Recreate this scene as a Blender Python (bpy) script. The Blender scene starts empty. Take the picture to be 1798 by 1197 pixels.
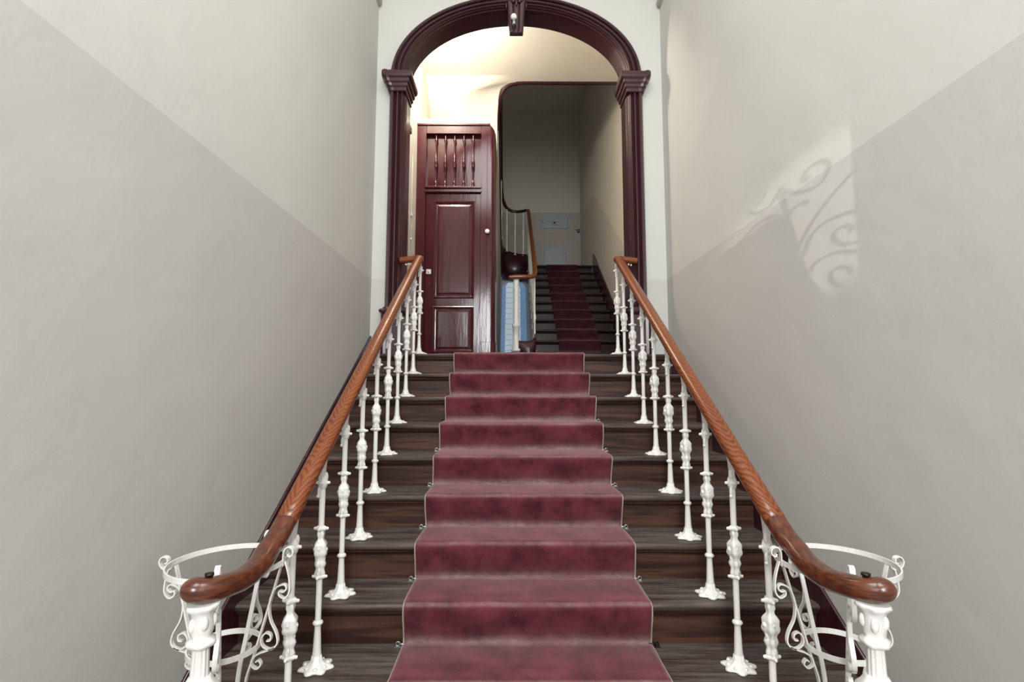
import bpy, bmesh, math, random
from mathutils import Vector, Matrix, noise
random.seed(7)
S = bpy.context.scene
COL = S.collection
PI = math.pi

# ------------------------------------------------------------------ camera
FPX = 887.1
pit, yaw, rol = .0945, .0049, .0015
cam_d = bpy.data.cameras.new('camera'); cam = bpy.data.objects.new('camera', cam_d); COL.objects.link(cam)
cam_d.sensor_width = 36; cam_d.lens = FPX/1798*36; cam_d.clip_start = .05
fw = Vector((math.sin(yaw)*math.cos(pit), math.cos(yaw)*math.cos(pit), math.sin(pit)))
rt = Vector((math.cos(yaw), -math.sin(yaw), 0)); up = rt.cross(fw)
r2 = rt*math.cos(rol)+up*math.sin(rol); u2 = up*math.cos(rol)-rt*math.sin(rol)
M = Matrix((r2, u2, -fw)).transposed().to_4x4(); M.translation = (-.0769, -4.1934, -.2902)
cam.matrix_world = M
S.camera = cam

# ------------------------------------------------------------------ light and exposure
S.view_settings.view_transform = 'Standard'
S.view_settings.look = 'None'; S.view_settings.gamma = 1; S.view_settings.use_curve_mapping = False
S.view_settings.exposure = 0.1
world = bpy.data.worlds.new('world'); S.world = world; world.use_nodes = True
bg = world.node_tree.nodes['Background']; bg.inputs[0].default_value = (.80, .88, 1, 1); bg.inputs[1].default_value = .6

def lamp(name, kind, loc, aim, power, color=(1, 1, 1), **kw):
    d = bpy.data.lights.new(name, kind); d.energy = power; d.color = color
    for k, v in kw.items(): setattr(d, k, v)
    o = bpy.data.objects.new(name, d); COL.objects.link(o); o.location = loc
    if aim is not None: o.rotation_euler = (Vector(aim)-Vector(loc)).to_track_quat('-Z', 'Y').to_euler()
    return o
# daylight entering by the tall fanlight over the street door, behind the camera
lamp('fanlight_daylight', 'AREA', (0, -7.35, 1.25), (0, 0, .35), 330, (.95, .98, 1), shape='RECTANGLE', size=1.9, size_y=2.1)
# added soft fill below the closed ceiling, lifts the side walls
lamp('ceiling_fill', 'AREA', (0, -3.9, 4.25), (0, -3.9, 0), 135, (.97, .985, 1), shape='RECTANGLE', size=1.9, size_y=3.2)
# sun bounced off the facades opposite, falling through the ironwork of the fanlight
lamp('street_reflection', 'SPOT', (-3.0, -13.0, 1.13), (-.702, -7.05, .765), 2900, (1, .97, .90), spot_size=math.radians(3.8), spot_blend=.5, shadow_soft_size=.006)
# warm lamp of the inner hall, on its left wall just behind the arch
lamp('hall_lamp', 'POINT', (-.84, .52, 3.30), None, 85, (1, .93, .82), shadow_soft_size=.07)

# ------------------------------------------------------------------ materials
def mat(name):
    m = bpy.data.materials.new(name); m.use_nodes = True
    return m, m.node_tree.nodes, m.node_tree.links, m.node_tree.nodes['Principled BSDF']
def N(ns, t, **kw):
    n = ns.new(t)
    for k, v in kw.items(): setattr(n, k, v)
    return n
def noise_n(ns, ls, coord, scale, detail=4, rough=.55):
    n = N(ns, 'ShaderNodeTexNoise'); n.inputs['Scale'].default_value = scale; n.inputs['Detail'].default_value = detail
    n.inputs['Roughness'].default_value = rough; ls.new(coord, n.inputs['Vector']); return n
def ramp(ns, ls, fac, stops):
    r = N(ns, 'ShaderNodeValToRGB'); ls.new(fac, r.inputs[0])
    while len(r.color_ramp.elements) < len(stops): r.color_ramp.elements.new(.5)
    for e, (p, c) in zip(r.color_ramp.elements, stops): e.position = p; e.color = (*c, 1)
    return r
def mix(ns, ls, fac, a, b, mode='MIX'):
    m = N(ns, 'ShaderNodeMix', data_type='RGBA', blend_type=mode)
    if isinstance(fac, (int, float)): m.inputs[0].default_value = fac
    else: ls.new(fac, m.inputs[0])
    for i, v in ((6, a), (7, b)):
        if isinstance(v, tuple): m.inputs[i].default_value = (*v, 1)
        else: ls.new(v, m.inputs[i])
    return m.outputs[2]
def bump(ns, ls, h, strength, dist, bsdf):
    b = N(ns, 'ShaderNodeBump'); b.inputs['Strength'].default_value = strength; b.inputs['Distance'].default_value = dist
    ls.new(h, b.inputs['Height']); ls.new(b.outputs[0], bsdf.inputs['Normal']); return b
def sep_z(ns, ls):
    g = N(ns, 'ShaderNodeNewGeometry'); s = N(ns, 'ShaderNodeSeparateXYZ'); ls.new(g.outputs['Position'], s.inputs[0]); return g, s
def math_n(ns, ls, op, a, b=0.0, c=None):
    m = N(ns, 'ShaderNodeMath', operation=op)
    for i, v in enumerate((a, b) if c is None else (a, b, c)):
        if isinstance(v, (int, float)): m.inputs[i].default_value = v
        else: ls.new(v, m.inputs[i])
    return m.outputs[0]

def plaster(name, upper, lower, dado=None, slope=None, rough=.62, spec=.3, wav=.5):
    """painted plaster: two colours that meet at the dado height (or along a line that climbs with the stair)"""
    m, ns, ls, b = mat(name)
    g, s = sep_z(ns, ls)
    n1 = noise_n(ns, ls, g.outputs['Position'], 1.1, 3); n2 = noise_n(ns, ls, g.outputs['Position'], 38, 4); n3 = noise_n(ns, ls, g.outputs['Position'], 4.5, 5)
    base = None
    if dado is not None:
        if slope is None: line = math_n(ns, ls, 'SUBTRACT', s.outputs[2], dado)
        else:
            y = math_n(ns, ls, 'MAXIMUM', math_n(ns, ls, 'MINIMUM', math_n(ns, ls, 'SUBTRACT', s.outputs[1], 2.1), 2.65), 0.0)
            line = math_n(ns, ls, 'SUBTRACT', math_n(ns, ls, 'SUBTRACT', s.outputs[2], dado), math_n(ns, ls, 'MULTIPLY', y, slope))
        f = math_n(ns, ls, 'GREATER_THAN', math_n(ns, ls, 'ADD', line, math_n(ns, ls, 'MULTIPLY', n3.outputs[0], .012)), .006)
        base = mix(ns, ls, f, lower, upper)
    else: base = mix(ns, ls, 0.0, upper, upper)
    v = ramp(ns, ls, n1.outputs[0], [(.3, (.94, .94, .94)), (.7, (1, 1, 1))])
    base = mix(ns, ls, 1.0, base, v.outputs[0], 'MULTIPLY')
    ls.new(base, b.inputs['Base Color'])
    b.inputs['Roughness'].default_value = rough; b.inputs['Specular IOR Level'].default_value = spec
    h = math_n(ns, ls, 'ADD', math_n(ns, ls, 'MULTIPLY', n2.outputs[0], .12), math_n(ns, ls, 'ADD', math_n(ns, ls, 'MULTIPLY', n3.outputs[0], .5), math_n(ns, ls, 'MULTIPLY', n1.outputs[0], 1.5)))
    bump(ns, ls, h, wav, .012, b)
    return m
M_wall = plaster('wall_paint', (.61, .60, .565), (.535, .52, .495), dado=.655)
M_archwall = plaster('arch_wall_paint', (.57, .57, .525), (.53, .515, .48), dado=.655)
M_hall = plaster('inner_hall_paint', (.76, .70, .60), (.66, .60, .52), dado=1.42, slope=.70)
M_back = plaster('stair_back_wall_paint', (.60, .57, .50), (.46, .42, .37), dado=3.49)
M_soffit = plaster('hall_ceiling_paint', (.80, .77, .70), None)
M_grey = plaster('grey_paint', (.40, .40, .39), None)

def gloss_paint(name, c1, c2, rough=.28, coat=.35, bumpd=.0015, sc=9):
    m, ns, ls, b = mat(name)
    t = N(ns, 'ShaderNodeTexCoord'); mp = N(ns, 'ShaderNodeMapping'); mp.inputs['Scale'].default_value = (3, 3, .35); ls.new(t.outputs['Object'], mp.inputs[0])
    n = noise_n(ns, ls, mp.outputs[0], sc, 5); n2 = noise_n(ns, ls, t.outputs['Object'], 60, 3)
    r = ramp(ns, ls, n.outputs[0], [(.35, c1), (.7, c2)]); ls.new(r.outputs[0], b.inputs['Base Color'])
    chips = ramp(ns, ls, noise_n(ns, ls, t.outputs['Object'], 24, 3).outputs[0], [(.76, (0, 0, 0)), (.79, (1, 1, 1))])
    ls.new(mix(ns, ls, chips.outputs[0], r.outputs[0], tuple(min(1, x*3+.03) for x in c2)), b.inputs['Base Color'])
    b.inputs['Roughness'].default_value = rough; b.inputs['Coat Weight'].default_value = coat; b.inputs['Coat Roughness'].default_value = .18
    bump(ns, ls, math_n(ns, ls, 'ADD', n.outputs[0], math_n(ns, ls, 'MULTIPLY', n2.outputs[0], .25)), .35, bumpd*2, b)
    return m
M_maroon = gloss_paint('maroon_gloss_paint', (.030, .005, .009), (.043, .008, .013), rough=.32, coat=.2)
M_maroon_door = gloss_paint('maroon_door_paint', (.042, .005, .009), (.062, .009, .014), rough=.12, coat=0.0)
M_white = gloss_paint('white_enamel', (.72, .71, .67), (.80, .79, .75), rough=.32, coat=.3, bumpd=.0008, sc=30)

def wood(name, dark, mid, light, rough=.35, coat=.3, uv=True, scale=1.0, dust=None, chev=0):
    m, ns, ls, b = mat(name)
    t = N(ns, 'ShaderNodeTexCoord'); src = t.outputs['UV'] if uv else t.outputs['Object']
    mp = N(ns, 'ShaderNodeMapping'); ls.new(src, mp.inputs[0])
    mp.inputs['Scale'].default_value = (18*scale, 1.6*scale, 1) if uv else (1.5*scale, 22*scale, 22*scale)
    big = noise_n(ns, ls, mp.outputs[0], 1.0, 4)
    mp2 = N(ns, 'ShaderNodeMapping'); ls.new(src, mp2.inputs[0]); mp2.inputs['Scale'].default_value = (200, 9, 1) if uv else (6, 160, 160)
    fine = noise_n(ns, ls, mp2.outputs[0], 1.0, 3)
    w = N(ns, 'ShaderNodeTexWave', wave_type='BANDS', bands_direction='Y'); ls.new(mp.outputs[0], w.inputs['Vector'])
    w.inputs['Scale'].default_value = 3.2 if uv else .9; w.inputs['Distortion'].default_value = 9; w.inputs['Detail'].default_value = 2; w.inputs['Detail Scale'].default_value = 1.2
    if chev:
        sx = N(ns, 'ShaderNodeSeparateXYZ'); ls.new(t.outputs['UV'], sx.inputs[0])
        lo = N(ns, 'ShaderNodeMapping'); ls.new(t.outputs['UV'], lo.inputs[0]); lo.inputs['Scale'].default_value = (9, 2.2, 1)
        wn = noise_n(ns, ls, lo.outputs[0], 1.0, 3)
        ph = math_n(ns, ls, 'ADD', math_n(ns, ls, 'MULTIPLY', sx.outputs[1], 24.0), math_n(ns, ls, 'ADD', math_n(ns, ls, 'MULTIPLY', math_n(ns, ls, 'ABSOLUTE', math_n(ns, ls, 'SUBTRACT', sx.outputs[0], .058)), 62.0), math_n(ns, ls, 'MULTIPLY', wn.outputs[0], 7.0)))
        sn = math_n(ns, ls, 'POWER', math_n(ns, ls, 'ADD', math_n(ns, ls, 'MULTIPLY', math_n(ns, ls, 'SINE', math_n(ns, ls, 'MULTIPLY', ph, 6.283)), .5), .5), .6)
        w = N(ns, 'ShaderNodeMapRange'); ls.new(sn, w.inputs[0])
        w = type('o', (), {'outputs': {'Fac': sn}})
    f = math_n(ns, ls, 'ADD', math_n(ns, ls, 'MULTIPLY', w.outputs['Fac'], .42 if chev else .30), math_n(ns, ls, 'ADD', math_n(ns, ls, 'MULTIPLY', big.outputs[0], .5), math_n(ns, ls, 'MULTIPLY', fine.outputs[0], .22)))
    r = ramp(ns, ls, f, [(.25, dark), (.5, mid), (.75, light)])
    colr = r.outputs[0]
    if dust:
        # grey scuffing that follows the grain, only on the trodden upper faces
        g = N(ns, 'ShaderNodeNewGeometry'); s = N(ns, 'ShaderNodeSeparateXYZ'); ls.new(g.outputs['Normal'], s.inputs[0])
        mp3 = N(ns, 'ShaderNodeMapping'); ls.new(t.outputs['Object'], mp3.inputs[0]); mp3.inputs['Scale'].default_value = (1.6, 14, 14)
        sc = noise_n(ns, ls, mp3.outputs[0], 1.8, 6, .7)
        sr = ramp(ns, ls, sc.outputs[0], [(.38, (0, 0, 0)), (.68, (1, 1, 1))])
        upf = ramp(ns, ls, s.outputs[2], [(.3, (.12, .12, .12)), (.8, (1, 1, 1))])
        colr = mix(ns, ls, mix(ns, ls, 1.0, sr.outputs[0], upf.outputs[0], 'MULTIPLY'), colr, dust)
    ls.new(colr, b.inputs['Base Color'])
    b.inputs['Roughness'].default_value = rough; b.inputs['Coat Weight'].default_value = coat; b.inputs['Coat Roughness'].default_value = .2
    b.inputs['Specular IOR Level'].default_value = .22 if not uv else .45
    bump(ns, ls, f, .25, .002, b)
    return m
M_rail = wood('varnished_handrail_wood', (.038, .008, .003), (.140, .031, .007), (.225, .060, .015), rough=.33, coat=.3, chev=1)
M_railend = wood('dark_handrail_end_wood', (.040, .009, .004), (.095, .021, .007), (.145, .036, .011), rough=.28, coat=.6)
M_step = wood('worn_stair_wood', (.012, .006, .005), (.036, .018, .015), (.075, .042, .034), rough=.5, coat=.06, uv=False, dust=(.128, .112, .102))
M_riser = wood('riser_wood', (.016, .007, .005), (.045, .019, .013), (.085, .038, .024), rough=.48, coat=.1, uv=False)
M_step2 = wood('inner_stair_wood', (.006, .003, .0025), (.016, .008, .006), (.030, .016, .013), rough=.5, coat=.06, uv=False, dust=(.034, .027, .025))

def carpet(name, c1, c2, dustc):
    m, ns, ls, b = mat(name)
    t = N(ns, 'ShaderNodeTexCoord')
    mp = N(ns, 'ShaderNodeMapping'); ls.new(t.outputs['UV'], mp.inputs[0]); mp.inputs['Scale'].default_value = (1, 1, 1)
    n1 = noise_n(ns, ls, t.outputs['UV'], 7, 5, .6); n2 = noise_n(ns, ls, t.outputs['UV'], 420, 2, .7)
    mp2 = N(ns, 'ShaderNodeMapping'); ls.new(t.outputs['UV'], mp2.inputs[0]); mp2.inputs['Scale'].default_value = (260, 26, 1)
    n3 = noise_n(ns, ls, mp2.outputs[0], 1, 3)
    r = ramp(ns, ls, n1.outputs[0], [(.36, c1), (.64, c2)])
    ca = mix(ns, ls, .55, r.outputs[0], ramp(ns, ls, n2.outputs[0], [(.3, (.45, .45, .45)), (.7, (1.35, 1.3, 1.3))]).outputs[0], 'MULTIPLY')
    at = N(ns, 'ShaderNodeAttribute'); at.attribute_name = 'dirt'
    dn = noise_n(ns, ls, t.outputs['UV'], 26, 5, .7)
    dm = math_n(ns, ls, 'MULTIPLY', at.outputs['Fac'], ramp(ns, ls, dn.outputs[0], [(.25, (.35, .35, .35)), (.65, (1, 1, 1))]).outputs[0])
    ca = mix(ns, ls, dm, ca, dustc)
    lint = ramp(ns, ls, noise_n(ns, ls, t.outputs['UV'], 75, 2).outputs[0], [(.755, (0, 0, 0)), (.77, (1, 1, 1))])
    ca = mix(ns, ls, math_n(ns, ls, 'MULTIPLY', lint.outputs[0], .5), ca, (.45, .33, .31))
    ls.new(ca, b.inputs['Base Color'])
    b.inputs['Roughness'].default_value = .9; b.inputs['Specular IOR Level'].default_value = .15
    b.inputs['Sheen Weight'].default_value = .35; b.inputs['Sheen Roughness'].default_value = .4; b.inputs['Sheen Tint'].default_value = (.9, .6, .62, 1)
    bump(ns, ls, math_n(ns, ls, 'ADD', n2.outputs[0], n3.outputs[0]), .5, .002, b)
    return m
M_carpet = carpet('wine_red_carpet', (.060, .009, .016), (.150, .029, .044), (.27, .19, .185))
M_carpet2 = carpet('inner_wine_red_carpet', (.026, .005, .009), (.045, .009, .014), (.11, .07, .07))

def plain(name, c, rough=.5, metal=0, emit=None, es=0):
    m, ns, ls, b = mat(name)
    t = N(ns, 'ShaderNodeTexCoord'); n = noise_n(ns, ls, t.outputs['Object'], 14, 4)
    r = ramp(ns, ls, n.outputs[0], [(.3, tuple(x*.88 for x in c)), (.7, c)]); ls.new(r.outputs[0], b.inputs['Base Color'])
    b.inputs['Roughness'].default_value = rough; b.inputs['Metallic'].default_value = metal
    if emit: b.inputs['Emission Color'].default_value = (*emit, 1); b.inputs['Emission Strength'].default_value = es
    return m
M_bind = plain('beige_edge_binding', (.40, .33, .27), .8)
M_steel = plain('dull_steel', (.42, .43, .43), .38, .9)
M_darkmetal = plain('dark_metal', (.035, .03, .03), .4, .8)
M_bulb = plain('frosted_bulb_glass', (.80, .80, .74), .15)
M_panel = plain('pale_blue_grey_enamel', (.42, .47, .49), .4)
M_paneledge = plain('panel_seam', (.16, .17, .17), .5)
M_ink = plain('black_print', (.015, .015, .015), .6)
M_knob = plain('ivory_porcelain', (.78, .74, .66), .2)
M_floor = plain('stone_floor', (.34, .31, .27), .5)
M_cornice = plain('beige_cornice_paint', (.40, .35, .30), .5)
M_tape = plain('cable_clips', (.75, .72, .68), .4)

def tile_mat():
    """blue and white glazed tiles; an added glow stands in for daylight on them"""
    m, ns, ls, b = mat('blue_glowing_tiles')
    t = N(ns, 'ShaderNodeTexCoord'); s = N(ns, 'ShaderNodeSeparateXYZ'); ls.new(t.outputs['UV'], s.inputs[0])
    u, v = s.outputs[0], s.outputs[1]
    band = math_n(ns, ls, 'LESS_THAN', math_n(ns, ls, 'ABSOLUTE', math_n(ns, ls, 'SUBTRACT', u, .46)), .30)
    joint = math_n(ns, ls, 'LESS_THAN', math_n(ns, ls, 'FRACT', math_n(ns, ls, 'MULTIPLY', v, 17.0)), .16)
    vj = math_n(ns, ls, 'LESS_THAN', math_n(ns, ls, 'ABSOLUTE', math_n(ns, ls, 'SUBTRACT', u, .47)), .012)
    n = noise_n(ns, ls, t.outputs['UV'], 30, 4)
    blue = ramp(ns, ls, n.outputs[0], [(.35, (.12, .22, .38)), (.65, (.19, .31, .49))])
    white = ramp(ns, ls, n.outputs[0], [(.35, (.46, .55, .64)), (.65, (.60, .67, .70))])
    c = mix(ns, ls, band, blue.outputs[0], white.outputs[0])
    jj = math_n(ns, ls, 'MULTIPLY', math_n(ns, ls, 'MAXIMUM', joint, vj), math_n(ns, ls, 'MULTIPLY', band, .55))
    c = mix(ns, ls, jj, c, (.22, .34, .50))
    ls.new(c, b.inputs['Base Color']); ls.new(c, b.inputs['Emission Color']); b.inputs['Emission Strength'].default_value = .42
    b.inputs['Roughness'].default_value = .6; b.inputs['Specular IOR Level'].default_value = .2
    return m
M_tile = tile_mat()

# ------------------------------------------------------------------ mesh helpers
class MB:
    def __init__(s): s.v = []; s.f = []; s.uv = []; s.sm = []
    def face(s, idx, uv=None, sm=False): s.f.append(idx); s.uv.append(uv or [(s.v[i][0], s.v[i][1]) for i in idx]); s.sm.append(sm)
    def box(s, a, b):
        (x0, y0, z0), (x1, y1, z1) = a, b
        n = len(s.v); s.v += [(x, y, z) for x in (x0, x1) for y in (y0, y1) for z in (z0, z1)]
        for q in ((0, 1, 3, 2), (4, 6, 7, 5), (0, 4, 5, 1), (2, 3, 7, 6), (0, 2, 6, 4), (1, 5, 7, 3)): s.face([n+i for i in q])
        return s
    def grid(s, rows, closed_u=False, closed_v=False, sm=True, caps=False, uvs=None):
        """rows: list of equal-length point lists"""
        n = len(s.v); R = len(rows); K = len(rows[0])
        for r in rows: s.v += [tuple(p) for p in r]
        ru = R if closed_v else R-1; ku = K if closed_u else K-1
        for i in range(ru):
            for j in range(ku):
                i2, j2 = (i+1) % R, (j+1) % K
                uv = None
                if uvs: uv = [uvs(i, j), uvs(i, j+1), uvs(i+1, j+1), uvs(i+1, j)]
                s.face([n+i*K+j, n+i*K+j2, n+i2*K+j2, n+i2*K+j], uv, sm)
        if caps:
            s.face([n+j for j in range(K)][::-1]); s.face([n+(R-1)*K+j for j in range(K)])
        return s
    def prism_x(s, pts, x0, x1, sm=False):
        """profile of (y,z) extruded along x"""
        n = len(s.v); K = len(pts)
        s.v += [(x0, y, z) for y, z in pts]+[(x1, y, z) for y, z in pts]
        for j in range(K): s.face([n+j, n+(j+1) % K, n+K+(j+1) % K, n+K+j], None, sm)
        s.face([n+j for j in range(K)][::-1]); s.face([n+K+j for j in range(K)])
        return s
    def poly_prism(s, pts, z0, z1):
        n = len(s.v); K = len(pts)
        s.v += [(x, y, z0) for x, y in pts]+[(x, y, z1) for x, y in pts]
        for j in range(K): s.face([n+j, n+(j+1) % K, n+K+(j+1) % K, n+K+j])
        s.face([n+j for j in range(K)][::-1]); s.face([n+K+j for j in range(K)])
        return s
    def lathe(s, prof, c=(0, 0, 0), seg=16, rf=None, axis='z'):
        rows = []
        for z, r in prof:
            row = []
            for k in range(seg):
                t = 2*PI*k/seg; rr = r if rf is None else rf(z, t, r)
                if isinstance(rr, tuple): x, y = rr
                else: x, y = rr*math.cos(t), rr*math.sin(t)
                p = (x, y, z) if axis == 'z' else ((x, -z, y) if axis == 'y' else (z, x, y))
                row.append((p[0]+c[0], p[1]+c[1], p[2]+c[2]))
            rows.append(row)
        return s.grid(rows, closed_u=True, caps=True)
    def ball(s, c, r, seg=8, sq=(1, 1, 1)):
        rows = []
        for i in range(seg+1):
            a = -PI/2+PI*i/seg; rr = max(math.cos(a), .02)*r
            rows.append([(c[0]+rr*math.cos(2*PI*k/seg)*sq[0], c[1]+rr*math.sin(2*PI*k/seg)*sq[1], c[2]+math.sin(a)*r*sq[2]) for k in range(seg)])
        return s.grid(rows, closed_u=True, caps=True)
    def build(s, name, m, parent=None, bevel=0, loc=None):
        me = bpy.data.meshes.new(name); me.from_pydata(s.v, [], s.f)
        ul = me.uv_layers.new(name='UVMap'); k = 0
        for p, uv in zip(me.polygons, s.uv):
            for q in uv: ul.data[k].uv = q; k += 1
        me.polygons.foreach_set('use_smooth', s.sm)
        bm = bmesh.new(); bm.from_mesh(me); bmesh.ops.recalc_face_normals(bm, faces=bm.faces); bm.to_mesh(me); bm.free()
        me.materials.append(m)
        o = bpy.data.objects.new(name, me); COL.objects.link(o)
        if parent: o.parent = parent
        if loc: o.location = loc
        if bevel:
            mo = o.modifiers.new('bevel', 'BEVEL'); mo.width = bevel; mo.segments = 2; mo.limit_method = 'ANGLE'; mo.angle_limit = .9
        return o
def tag(o, label=None, cat=None, group=None, kind=None):
    for k, v in (('label', label), ('category', cat), ('group', group), ('kind', kind)):
        if v: o[k] = v
    return o
def thing(name, label, cat, loc=(0, 0, 0), group=None, kind=None):
    o = bpy.data.objects.new(name, None); COL.objects.link(o); o.location = loc; o.empty_display_size = .1
    return tag(o, label, cat, group, kind)
def struct(name, mb, m, bevel=0): return tag(mb.build(name, m, None, bevel), kind='structure')
def copy_tree(o, parent=None):
    c = o.copy(); COL.objects.link(c)
    if parent: c.parent = parent
    for ch in [x for x in bpy.data.objects if x.parent == o]: copy_tree(ch, c)
    return c
def smooth_path(pts, n=8):
    out = []; P = [Vector(p) for p in pts]; P = [P[0]*2-P[1]]+P+[P[-1]*2-P[-2]]
    for i in range(1, len(P)-2):
        for k in range(n):
            t = k/n
            out.append(.5*((2*P[i])+(P[i+1]-P[i-1])*t+(2*P[i-1]-5*P[i]+4*P[i+1]-P[i+2])*t*t+(3*P[i]-3*P[i+1]+P[i+2]-P[i-1])*t**3))
    out.append(P[-2]); return out
def sweep(mb, path, sec, up=Vector((0, 0, 1)), closed=False, caps=True, sm=True, side=None):
    """sec: (a,b) offsets along side and up vectors"""
    rows = []; L = len(path); dist = 0; ds = []
    per = [0]
    for j in range(len(sec)): per.append(per[-1]+math.dist(sec[j], sec[(j+1) % len(sec)]))
    for i, p in enumerate(path):
        a = path[(i-1) % L] if (i > 0 or closed) else path[i]; b = path[(i+1) % L] if (i < L-1 or closed) else path[i]
        t = (Vector(b)-Vector(a)).normalized()
        sd = side.copy() if side is not None else t.cross(up)
        if sd.length < 1e-3: sd = Vector((1, 0, 0))
        sd.normalize(); uu = sd.cross(t).normalized()
        if i: dist += (Vector(p)-Vector(path[i-1])).length
        ds.append(dist)
        rows.append([tuple(Vector(p)+sd*q[0]+uu*q[1]) for q in sec])
    ds.append(dist+.01)
    mb.grid(rows, closed_u=True, closed_v=closed, sm=sm, caps=caps and not closed, uvs=lambda i, j: (per[j], ds[i]))
    return mb
def oval(w, h, n=20, flat=.85):
    return [(w/2*math.copysign(abs(math.cos(t))**flat, math.cos(t)), h/2*math.copysign(abs(math.sin(t))**flat, math.sin(t))) for t in [2*PI*k/n for k in range(n)]]
def circ(r, n=8): return [(r*math.cos(2*PI*k/n), r*math.sin(2*PI*k/n)) for k in range(n)]
def rect(w, h): return [(-w/2, -h/2), (w/2, -h/2), (w/2, h/2), (-w/2, h/2)]

# ------------------------------------------------------------------ dimensions
RISE, RUN = .175, .2717
XL, XR = -1.275, 1.290          # stair hall side walls
YW, YF, YB = .12, .04, .30      # arch wall face, pilaster face, arch back
ZF = -11*RISE                   # street-level floor
YENT = -7.0
CEIL = 4.3
NST = 10

# ------------------------------------------------------------------ room shell
struct('floor', MB().box((XL-.2, YENT-.1, ZF-.1), (XR+.2, .0, ZF)), M_floor)
struct('wall_left', MB().box((XL-.12, YENT-.2, ZF), (XL, YB, CEIL)), M_wall)
struct('wall_right', MB().box((XR, YENT-.2, ZF), (XR+.12, YB, CEIL)), M_wall)
struct('ceiling', MB().box((XL-.1, YENT-.2, CEIL), (XR+.1, YB, CEIL+.1)), M_soffit)
# entrance wall behind the camera: solid door below, big fanlight opening above
w = MB()
w.box((XL, YENT-.2, ZF), (XR, YENT, .30)); w.box((XL, YENT-.2, 2.45), (XR, YENT, CEIL))
w.box((XL, YENT-.2, .30), (-.95, YENT, 2.45)); w.box((.95, YENT-.2, .30), (XR, YENT, 2.45))
struct('wall_entrance', w, M_wall)
# arch wall: piers and spandrels round the opening
AX, AZ = -.021, 2.49
AO = (1.124, .768); AI = (.984, .645)
def arch_pt(t, th): return (AX+(AI[0]+(AO[0]-AI[0])*t)*math.cos(th), AZ+(AI[1]+(AO[1]-AI[1])*t)*math.sin(th))
w = MB()
w.box((XL, YW, 0), (AX-AI[0]-.03, YB, AZ)); w.box((AX+AI[0]+.03, YW, 0), (XR, YB, AZ))
NA = 48; ths = [PI*i/NA for i in range(NA+1)]
for yy in (YW, YB):
    lo = [(arch_pt(.25, t)[0], yy, arch_pt(.25, t)[1]) for t in ths]; hi = [(p[0], yy, CEIL) for p in lo]
    w.grid([lo, hi], sm=False)
    w.face([len(w.v)+i for i in range(4)], [(0, 0)]*4) if False else None
xo0, xo1 = arch_pt(.25, PI)[0], arch_pt(.25, 0)[0]
w.box((XL, YW, AZ-.001), (xo0, YB, CEIL)); w.box((xo1, YW, AZ-.001), (XR, YB, CEIL))
w.grid([[(arch_pt(.25, t)[0], y, arch_pt(.25, t)[1]) for t in ths] for y in (YW, YB)], sm=True)
struct('wall_arch', w, M_archwall)
# cornice stubs along the side walls above the arch springing
for i, (x, s, lab) in enumerate(((XL, 1, 'left'), (XR, -1, 'right'))):
    sec = [(0, 0), (.028, .012), (.04, .04), (.03, .07), (.0, .085)]
    mb = MB(); rows = [[(x+s*a, y, 3.165+b) for a, b in sec] for y in (-5.5, YW-.045, YW-.02)]
    rows[-1] = [(x+s*a*.7, YW-.005, 3.172+b*.85) for a, b in sec]
    mb.grid(rows, closed_u=True, caps=True, sm=False)
    struct('trim_%d' % (i+1), mb, M_cornice)

# inner hall and upper stair shell
HXL, HXR, HYB = -1.125, 1.44, 6.37
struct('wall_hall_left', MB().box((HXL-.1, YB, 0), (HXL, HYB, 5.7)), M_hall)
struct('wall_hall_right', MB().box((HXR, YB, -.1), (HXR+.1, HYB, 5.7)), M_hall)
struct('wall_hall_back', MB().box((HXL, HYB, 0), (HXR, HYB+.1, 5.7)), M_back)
struct('ceiling_stairwell', MB().box((HXL-.1, YB, 5.7), (HXR+.1, HYB, 5.8)), M_soffit)
w = MB(); w.box((HXL-.1, .07, -.12), (HXR, 5.2, -.036)); struct('floor_inner_hall', w, M_step)
# upper floor slab with its concave rounded corner at the stairwell
WX = -.235   # inner stringer of the third flight
fr = .26; YS1, YS2 = 1.90, 1.76
pts = [(HXL, YB), (HXR, YB), (HXR, YS1)]
pts += [(WX+fr-fr*math.sin(a), YS1+fr-fr*math.cos(a)) for a in [PI/2*k/10 for k in range(11)]]
pts += [(WX, YS1+fr), (WX-.001, YS2), (HXL, YS2)]
struct('ceiling_inner_hall', MB().poly_prism(pts, 3.60, 3.85), M_soffit)
w = MB(); lo = []; hi = []
def sstep(t): t = max(0, min(1, t)); return t*t*(3-2*t)
for i in range(41):
    y = YS2+(4.75-YS2)*(i/40)**1.6; xr = WX
    if y < YS1+fr: xr = WX+fr-fr*math.sqrt(max(0, 1-((YS1+fr-y)/fr)**2)) if y > YS1 else WX+fr
    rl = []
    for j in range(25):
        x = HXL+(xr-HXL)*(j/24)**.7
        g = 1-sstep((x-(xr-.62))/.62)*(1-sstep((y-YS2)/.85))
        rl.append((x, y, 3.601-.662*(y-YS2)*g-.001))
    lo.append(rl); hi.append([(p[0], p[1], min(p[2]+.25, 3.62) if y < 2.3 else p[2]+.25) for p in rl])
w.grid(lo, sm=True); w.grid([[r[0] for r in lo], [r[0] for r in hi]], sm=False); w.grid([[r[-1] for r in lo], [r[-1] for r in hi]], sm=False); w.grid([lo[-1], hi[-1]], sm=False); w.grid(hi, sm=False); struct('ceiling_flight_soffit', w, M_soffit)
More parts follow.
